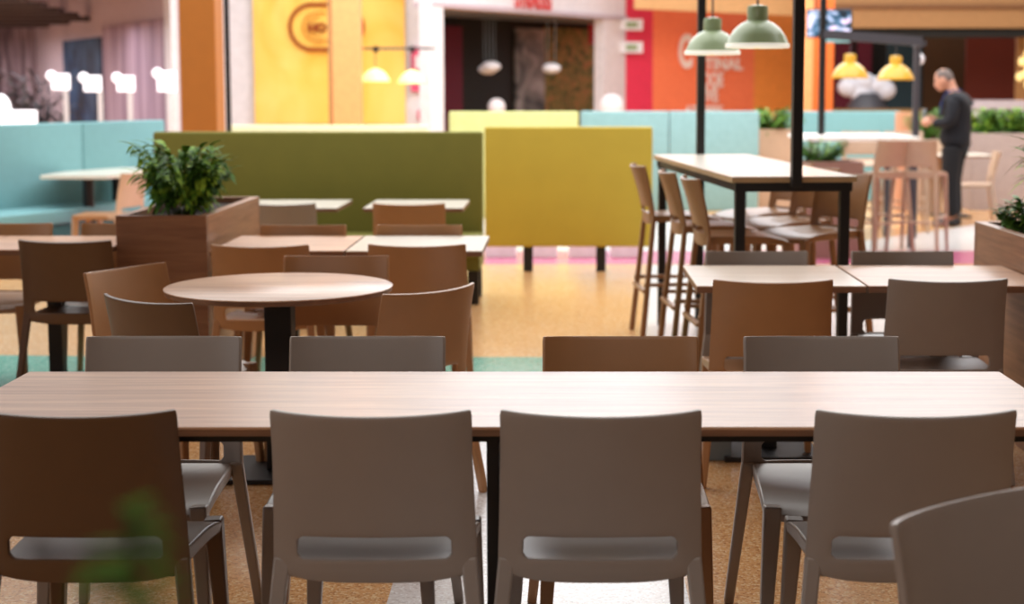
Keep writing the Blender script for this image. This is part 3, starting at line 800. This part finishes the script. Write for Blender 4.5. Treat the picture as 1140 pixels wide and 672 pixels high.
# ================================================================== BAR TABLE
BZ = 1.1; LB = 2.52; WB = .62
rz = math.atan2(.093, 1)
r = thing('bar_table', 'tall white topped bar table on a black steel frame with ceiling posts', 'table', (.825, 7.6, 0), rz)
MB().box(0, 0, BZ-.006, WB, LB, BZ, .003).build('tabletop', M['pale'], r)
MB().box(.001, .001, BZ-.03, WB-.001, LB-.001, BZ-.006).build('edge_band', M['ply'], r)
for y in (.03, LB-.03): MB().box(.02, y-.02, BZ-.075, WB-.02, y+.02, BZ-.03).build('frame_rail', M['black'], r)
for x in (.05, WB-.05): MB().box(x-.02, .03, BZ-.075, x+.02, LB-.03, BZ-.03).build('frame_rail', M['black'], r)
for x in (.05, WB-.05):
    for y in (.05, LB-.05): MB().box(x-.024, y-.024, 0, x+.024, y+.024, BZ-.075, .002).build('leg', M['black'], r)
for y in (-.027, LB+.03): MB().box(WB/2-.025, y-.025, 0 if y > 1 else BZ-.05, WB/2+.025, y+.025, 2.55, .003).build('post', M['black'], r)
MB().box(WB/2-.025, -.05, 2.55, WB/2+.025, LB+.055, 2.6).build('overhead_bar', M['black'], r)
for p, q, Y, lab in ((843, 53.5, 8.53, 'sage green dome lamp over the bar table, the nearer one beside the post'), (793, 61, 9.79, 'sage green dome lamp over the bar table, the farther one at left')):
    xx, zz = aty(p, q, Y); pendant('pendant_lamp', lab, xx, Y, zz, .17, M['greenlamp'], M['lampin'], 2.55, 'sage green lamps over the bar table')
GS = 'bar stools along the left of the bar table'; GS2 = 'bar stools along the right of the bar table'
for i, (x, y) in enumerate(((.49, 9.68), (.62, 8.95), (.70, 8.33))):
    a = math.atan2(.093, 1); place('s', x+YC*.0+.24, y, -PI/2+a, M['stool'], 'brown bar stool left of the bar table, '+['farthest, before the mustard booth','middle one','nearest'][i], GS)
for i, (x, y) in enumerate(((1.36, 8.55), (1.31, 9.22), (1.26, 9.88))):
    place('s', x, y, PI/2+rz+(.5,.4,.35)[i], M['stool'], 'brown bar stool right of the bar table, '+['nearest, at the table corner','middle one','farthest'][i], GS2)

# ================================================================== TEAL BOOTH TABLE
x, y = -4.05, 14.75
r = thing('oval_table', 'long pale topped table before the teal booth at left', 'table', (-4.29, 14.68, 0), -.05)
pts = [(-.3,-.75),(.3,-.75),(.34,-.6),(.34,.6),(.3,.75),(-.3,.75),(-.34,.6),(-.34,-.6)]
MB().prism(pts, .72, .75).build('tabletop', M['pale'], r)
for yy in (-.38, .42): 
    MB().tube([(0,yy,.02),(0,yy,.72)], .05, 16).build('pedestal', M['black'], r, True); MB().lathe([(.22,0),(.22,.02)], 24, (0,yy,0)).build('base_plate', M['black'], r)
x1, y1 = at(150, 190, HB)
free_chair(x1-.2, y1-.1, -1, .25, M['beige'], 'cream chair at the table before the teal booth, seen from its side', 'chairs by the teal booth')
r = thing('low_stool', 'low brown four legged stool near the table before the teal booth', 'stool', ((112-CX)/F*13.6, 13.6, 0))
MB().box(-.2,-.2,.40,.2,.2,.44,.008).build('seat', M['brown'], r)
for sx in (-1,1):
    for sy in (-1,1): leg((sx*.17,sy*.17,.41), (sx*.19,sy*.19,0), .04, .04, .03, .03, M['brown'], r)

gx, gz = aty(0,122,19); r = thing('globe_lamp', 'glowing white globe lamp on a stand at the left edge above the teal booth', 'lamp', (gx, 19, 0))
MB().ell((0,0,gz), (.13,.13,.19)).build('globe', M['lampw'], r, True); MB().tube([(0,0,.02),(0,0,gz-.15)], .02, 8).build('stand', M['white'], r, True); MB().lathe([(.14,0),(.14,.02)], 24).build('base', M['white'], r)
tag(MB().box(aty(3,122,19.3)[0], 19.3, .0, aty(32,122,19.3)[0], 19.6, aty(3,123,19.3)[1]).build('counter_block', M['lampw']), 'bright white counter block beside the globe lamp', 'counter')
plant('dark spiky plant standing before the streaked wall at far left', aty(42,130,24)[0], 24, .0, 1.75, .5, 26, mat('dark_leaf', (48,44,50), .7), True, seed=12, leaf=.5, w=.05)

# ================================================================== FAR RIGHT: HIGH TABLE, LAMPS, TV, MAN
xa, xb = (890-CX)/F*15.4, (1012-CX)/F*15.4
r = thing('high_table', 'white topped high table under the yellow lamps', 'table', (xa, 14.95, 0))
MB().box(0, 0, 1.02, xb-xa, 1.25, 1.06, .004).build('tabletop', mat('bright_white_laminate', (250,248,246), .35, noise=.01), r)
for x in (.06, xb-xa-.06):
    for y in (.06, 1.19): MB().box(x-.025, y-.025, 0, x+.025, y+.025, 1.02).build('leg', M['dkgrey'], r)
# lamp gantry
x0, z0 = aty(916, 38, 15.6); x1, z1 = aty(1026, 46, 15.6)
r = thing('lamp_gantry', 'dark steel gantry carrying the two yellow lamps over the high table', 'gantry')
MB().beam((x0, 15.6, z0), (x1, 15.6, z1), .09, .08).build('beam', M['dkgrey'], r)
MB().box(x0-.03, 15.57, 1.06, x0+.03, 15.63, z0+.4).build('post', M['black'], r)
x9 = (1025-CX)/F*15.6
MB().box(x9+.0, 15.98, 0, x9+.06, 16.04, z1+.02).build('post', M['dkgrey'], r)
MB().beam((x9, 15.6, z1-.02), (x9, 16.0, z1-.02), .05).build('bracket', M['dkgrey'], r)
for p, q, lab in ((946, 87, 'yellow dome lamp over the high table, left one'), (997, 89, 'yellow dome lamp over the high table, right one nearer the man')):
    xx, zz = aty(p, q, 15.6); pendant('pendant_lamp', lab, xx, 15.6, zz, .178, M['yellowlamp'], M['yellowlamp'], z0-.03, 'yellow lamps over the high table')
xx, zz = aty(1024, 66, 16.4); tag(MB().ell((xx, 16.4, zz), (.05,.05,.06)).build('small_spotlight', M['white'], None, True), 'small white round light on the dark post right of the yellow lamps', 'light')
# television
x0, zt = aty(898, 10, 20); x1, zb = aty(948, 42, 20)
r = thing('television', 'small hanging television with a colourful picture before the orange pillar', 'television', ((x0+x1)/2, 20, (zt+zb)/2), math.radians(-8))
hw, hh = (x1-x0)/2, (zt-zb)/2
MB().box(-hw, 0, -hh, hw, .06, hh, .01).build('housing', M['black'], r); MB().box(-hw+.02, -.004, -hh+.02, hw-.02, .0, hh-.02).build('screen', M['tv'], r)
MB().tube([(-hw+.12,.04,hh-.02),(-hw+.12,.04,2.4)], .015, 8).build('hanging_pole', M['black'], r)
MB().box(-hw*.2, .0, -hh-.06, hw*.9, .05, -hh, .01).build('sound_bar', M['teal'], r)
# high stools before the high table
for i, (p, Y, ang, lab) in enumerate(((976, 14.5, .5, 'rose beige high stool on our side of the high table, left one'), (1024, 14.55, -.45, 'rose beige high stool on our side of the high table, beside the man'),
        (962, 16.75, PI, 'rose beige high stool on the far side of the high table, left one'), (1008, 16.8, PI-.1, 'rose beige high stool on the far side of the high table, right one'))):
    place('s', (p-CX)/F*Y, Y, ang, M['rose'], lab, 'stools at the high table')
# right low furniture
ax, ay = (1030-CX)/F*18.6, 18.6
table('low_table', 'white topped table behind the man', (1022-CX)/F*18.6, 18.3, (1100-CX)/F*18.6, 19.0, M['pale'], None, z=.74)
x1, y1 = at(1093, 174, HB)
free_chair((1083-CX)/F*17.9, 17.9, -1, .15, M['rose'], 'rose beige chair right of the man, turned to the left')
planter('wooden_planter', 'brown plant box left of the high stools', (886-CX)/F*14.2, 14.0, (957-CX)/F*14.2, 14.45, .87, mat('mauve_brown_wood', (140,102,92), .6), mat('mauve_brown_wood2', (150,112,100), .6))
plant('bushy green plant in the brown box left of the high stools', (914-CX)/F*14.2, 14.22, .83, .22, .24, 40, M['leaf2'], seed=21, leaf=.08, w=.03)
plant('green plant behind the black bar table post', (860-CX)/F*20.2, 20.2, .95, .3, .35, 30, M['leaf2'], seed=22, leaf=.14, w=.05)
planter('wooden_planter', 'low plant box behind the black bar table post', (843-CX)/F*20.2, 20.0, (884-CX)/F*20.2, 20.45, 1.0, M['rose'], M['rose'])
planter('wooden_planter', 'long mauve brown plant box behind the man', (1077-CX)/F*19.8, 19.6, (1200-CX)/F*19.8, 20.1, .96, mat('mauve_box', (168,154,152), .6), mat('mauve_box2', (168,154,152), .6))
for i, p in enumerate((1092, 1112, 1133, 1152)):
    plant('green bush in the long plant box, '+['first to the right of the man','second from the man','third from the man','last at the picture edge'][i], (p-CX)/F*19.8, 19.85, .9, .34, .26, 26, M['leaf2'] if i % 2 else M['leaf'], seed=30+i, leaf=.14, w=.045, group='bushes in the long plant box')
plant('green plant between the man and the wooden box pillar', (1030-CX)/F*19.2, 19.2, .85, .42, .22, 26, M['leaf2'], seed=40, leaf=.13, w=.045)
planter('wooden_planter', 'small plant box behind the man at left', (1020-CX)/F*19.2, 18.98, (1044-CX)/F*19.2, 19.4, .9, M['rose'], M['rose'])
slab('trim_26', (1078-CX)/F*22, 22, 0, 8.9, 22.15, 1.35, mat('grey_mauve_wall', (168,156,160), .7))
tag(MB().box((1083-CX)/F*21.4, 21.3, aty(1090,131,21.4)[1], (1115-CX)/F*21.4, 21.7, aty(1090,126,21.4)[1]).build('white_shelf', M['white']), 'white shelf top in front of the grey low wall behind the man', 'shelf')
# low glazed fronts seen under the mustard booth
for i, p in enumerate((557, 603, 650, 697)):
    Y = 14.1; w = 17
    # small pale boxes on the floor
    tag(MB().box((p-w-CX)/F*Y, Y, .0, (p+w-CX)/F*Y, Y+.3, .13, .01).build('floor_box', M['pinkbase']), 'small pale box on the floor seen under the mustard booth, '+['leftmost','second from left','third from left','rightmost'][i], 'box', 'pale boxes under the mustard booth')

# ------------------------------------------------------------------ man
def skin(name, nodes, edges, m, parent, sub=2):
    me = bpy.data.meshes.new(name); me.from_pydata([n[0] for n in nodes], edges, [])
    o = bpy.data.objects.new(name, me); COL.objects.link(o)
    o.modifiers.new('skin', 'SKIN'); sk = me.skin_vertices[0].data
    for i, n in enumerate(nodes):
        r = n[1]; sk[i].radius = (r, r) if not isinstance(r, tuple) else r
        sk[i].use_root = (i == 0)
    s = o.modifiers.new('sub', 'SUBSURF'); s.levels = sub; s.render_levels = sub
    bake(o); o.data.materials.clear(); o.data.materials.append(m)
    o.data.polygons.foreach_set('use_smooth', [True]*len(o.data.polygons))
    o.parent = parent; return o
mx, my = at(1060, 251, 0)
man = thing('person', 'standing grey haired man in navy jacket and black trousers looking down at his hands', 'person', (mx, my, 0), math.radians(-28))
# he faces -x
B = [((0,0,.98),.06), ((.01,0,1.12),.07), ((.02,0,1.28),.09), ((.02,0,1.40),.075), ((-.02,0,1.49),.052), ((-.06,0,1.56),.055),
     ((-.085,0,1.63),.072),
     ((.02,-.17,1.39),.04), ((.01,-.235,1.15),.036), ((-.22,-.16,1.14),.028),
     ((.02,.17,1.39),.04), ((.01,.235,1.15),.036), ((-.22,.14,1.16),.028),
     ((0,-.08,.86),.05), ((-.01,-.11,.50),.05), ((.02,-.11,.09),.038),
     ((0,.08,.86),.05), ((-.03,.12,.50),.05), ((.0,.13,.09),.038),
     ((-.14,-.11,.045),.03), ((-.16,.14,.045),.03)]
BE = [(0,1),(1,2),(2,3),(3,4),(4,5),(5,6),(3,7),(7,8),(8,9),(3,10),(10,11),(11,12),(0,13),(13,14),(14,15),(0,16),(16,17),(17,18),(15,19),(18,20)]
body = skin('body', B, BE, M['skin'], man)
J = [((.0,0,.84),(.18,.19)), ((.01,0,.99),(.175,.185)), ((.02,0,1.15),(.16,.165)), ((.03,0,1.30),(.175,.18)), ((.02,0,1.41),(.15,.15)), ((-.01,0,1.49),(.085,.085)),
     ((.03,-.19,1.37),.085), ((.02,-.25,1.15),.07), ((-.20,-.165,1.135),.048),
     ((.03,.19,1.37),.085), ((.02,.25,1.15),.07), ((-.20,.145,1.155),.048)]
skin('jacket', J, [(0,1),(1,2),(2,3),(3,4),(4,5),(4,6),(6,7),(7,8),(4,9),(9,10),(10,11)], M['navy'], man)
T = [((0,0,.95),(.14,.15)), ((0,-.1,.82),.12), ((-.01,-.11,.50),.095), ((.02,-.11,.09),.085), ((0,.1,.82),.12), ((-.03,.12,.50),.095), ((.0,.13,.09),.085)]
skin('trousers', T, [(0,1),(1,2),(2,3),(0,4),(4,5),(5,6)], M['trouser'], man)
for s, yx, xx in ((-1,-.11,.02), (1,.135,0)):
    mb = MB(); mb.ell((xx-.07, yx, .045), (.145,.05,.045)); mb.box(xx-.2, yx-.045, 0, xx+.07, yx+.045, .02, .008); mb.build('shoe', M['shoe'], man, True)
# head details: skull, hair, ears, nose, eyes, mouth, hands
hd = bpy.data.objects.new('head', None); hd.empty_display_size = .05
Hm = MB(); Hm.ell((-.088,0,1.648), (.102,.078,.118), 24, 16); Hm.ell((-.175,0,1.60),(.028,.03,.035)); Hm.ell((-.196,0,1.628),(.022,.014,.022)); Hm.ell((-.15,0,1.565),(.04,.04,.032))
h = Hm.build('head', M['skin'], man, True); h.rotation_euler = (0,0,0)
for s in (-1,1): MB().ell((-.075, s*.08, 1.635),(.022,.012,.032)).build('ear', M['skin'], h, True)
for s in (-1,1): MB().ell((-.177, s*.03, 1.655),(.008,.012,.008)).build('eye', M['shoe'], h, True)
MB().ell((-.197,0,1.59),(.008,.022,.006)).build('mouth', M['pink'], h, True)
Hh = MB(); vs = []; fs = []
for i in range(13):
    for j in range(24):
        a = 2*PI*j/24; tt = PI*(.08+.52*i/12)
        back = max(0, math.cos(a)); tt2 = tt*(.72+.55*back) if True else tt
        vs.append((-.086+.106*math.sin(tt2)*math.cos(a), .083*math.sin(tt2)*math.sin(a), 1.652+.122*math.cos(tt2)))
for i in range(3, 12):
    for j in range(24):
        if math.cos(2*PI*(j+.5)/24) > -.45: fs.append((i*24+j, i*24+(j+1)%24, (i+1)*24+(j+1)%24, (i+1)*24+j))
Hh.add(vs, fs); Hh.build('hair', M['hair'], h, True)
piv = Vector((-.03,0,1.52))
R = Matrix.Rotation(math.radians(-22), 4, 'Y')
for o in [h]+list(h.children_recursive): o.data.transform(Matrix.Translation(piv) @ R @ Matrix.Translation(-piv))
bpy.data.objects.remove(hd)
for s, (wx, wy, wz) in ((-1, (-.24,-.155,1.14)), (1, (-.24,.135,1.16))):
    mb = MB(); mb.ell((wx-.035, wy-s*.01, wz), (.05,.03,.045))
    for k in range(4):
        z = wz+.03-.02*k; L_ = (.06,.07,.065,.05)[k]
        mb.tube([(wx-.06,wy-s*.015,z),(wx-.06-L_*.55,wy-s*.04,z+.003),(wx-.06-L_*.75,wy-s*.075,z)], .0095, 8, .007)
    mb.tube([(wx-.02,wy-s*.02,wz+.035),(wx-.05,wy-s*.05,wz+.055),(wx-.08,wy-s*.075,wz+.055)], .011, 8, .008)
    mb.build('hand', M['skin'], man, True)
mb = MB(); mb.tube([(-.09,-.07,1.475),(.0,-.085,1.50),(.06,0,1.50),(.0,.085,1.50),(-.09,.07,1.475),(-.155,.02,1.36),(-.165,0,1.22)], .008, 6); mb.tube([(-.09,-.07,1.475),(-.155,-.02,1.36),(-.165,0,1.22)], .008, 6)
mb.build('lanyard', M['lanyard'], man, True)
hx_ = mx-.30; tag(MB().box(hx_-.012, my+.11, 1.12, hx_+.012, my+.22, 1.29, .006).build('pale_tablet', M['grey']), 'small pale grey tablet held up in the hands of the man', 'tablet')

# ------------------------------------------------------------------ out of focus sprig close to us
r = thing('potted_plant', 'out of focus green sprig close to us, in front of the dark brown chair', 'plant', (-.262, .93, 0))
MB().lathe([(.09,0),(.12,.01),(.15,.28),(.155,.30),(.14,.30),(.13,.26),(.01,.26)], 32).build('pot', M['brick'], r, True)
MB().tube([(0,0,.26),(.01,0,.7),(0,0,1.1),(.0,0,1.27)], .004, 8, .0015).build('stem', M['stem'], r, True)
lm = MB(); rnd = random.Random(4)
for i in range(34):
    t = i/33; leafblade(lm, (rnd.uniform(-.003,.003), 0, 1.20+.075*t), rnd.uniform(0, 2*PI), .046-.016*t, .012, rnd.uniform(.0,.5), .2, 4)
lm.build('foliage', mat('deep_green_leaf', (74,112,40), .9, spec=.05), r, True)
# base block under the right hand tables
tag(MB().box(.575, 6.35, 0, .70, 6.6, .11, .006).build('metal_floor_box', M['grey']), 'grey metal box on the floor under the right hand square table', 'box')

# ================================================================== LIGHT
w = bpy.data.worlds.new('world'); scn.world = w; w.use_nodes = True
bg = w.node_tree.nodes['Background']; bg.inputs[0].default_value = (.98,.99,1.0,1); bg.inputs[1].default_value = .85
def area(name, loc, rot, sx, sy, power, col=(1,1,1)):
    d = bpy.data.lights.new(name, 'AREA'); d.shape = 'RECTANGLE'; d.size = sx; d.size_y = sy; d.energy = power; d.color = col
    o = bpy.data.objects.new(name, d); COL.objects.link(o); o.location = loc; o.rotation_euler = rot; return o
area('skylight', (0, 13, 6.5), (0,0,0), 14, 9, 1000, (1,.98,.95))
area('far_skylight', (3, 20, 5.5), (math.radians(-8),0,0), 14, 6, 1000, (1,.98,.96))
area('near_fill_light', (-.5, 1.0, 4.4), (math.radians(20),0,0), 6, 2.5, 90, (1,.94,.88))  # added fill to lift the chair backs facing the camera, not a fixture
area('shopfront_light', (2, 17, 4.5), (math.radians(70),0,0), 14, 1.5, 220, (1,.97,.95))
area('left_shop_fill', (-9.2, 24, 2.55), (0,0,0), 4, 4, 170, (1,.94,.98))  # added fill, brightens the left shop under its closed canopy
area('left_shop_back_fill', (-11.8, 29.0, 2.55), (0,0,0), 1.5, 4, 170, (1,.94,.98))  # second added fill for the rear of the left shop, no lamp there
scn.view_settings.view_transform = 'Standard'
scn.view_settings.look = 'None'
scn.view_settings.exposure = 0
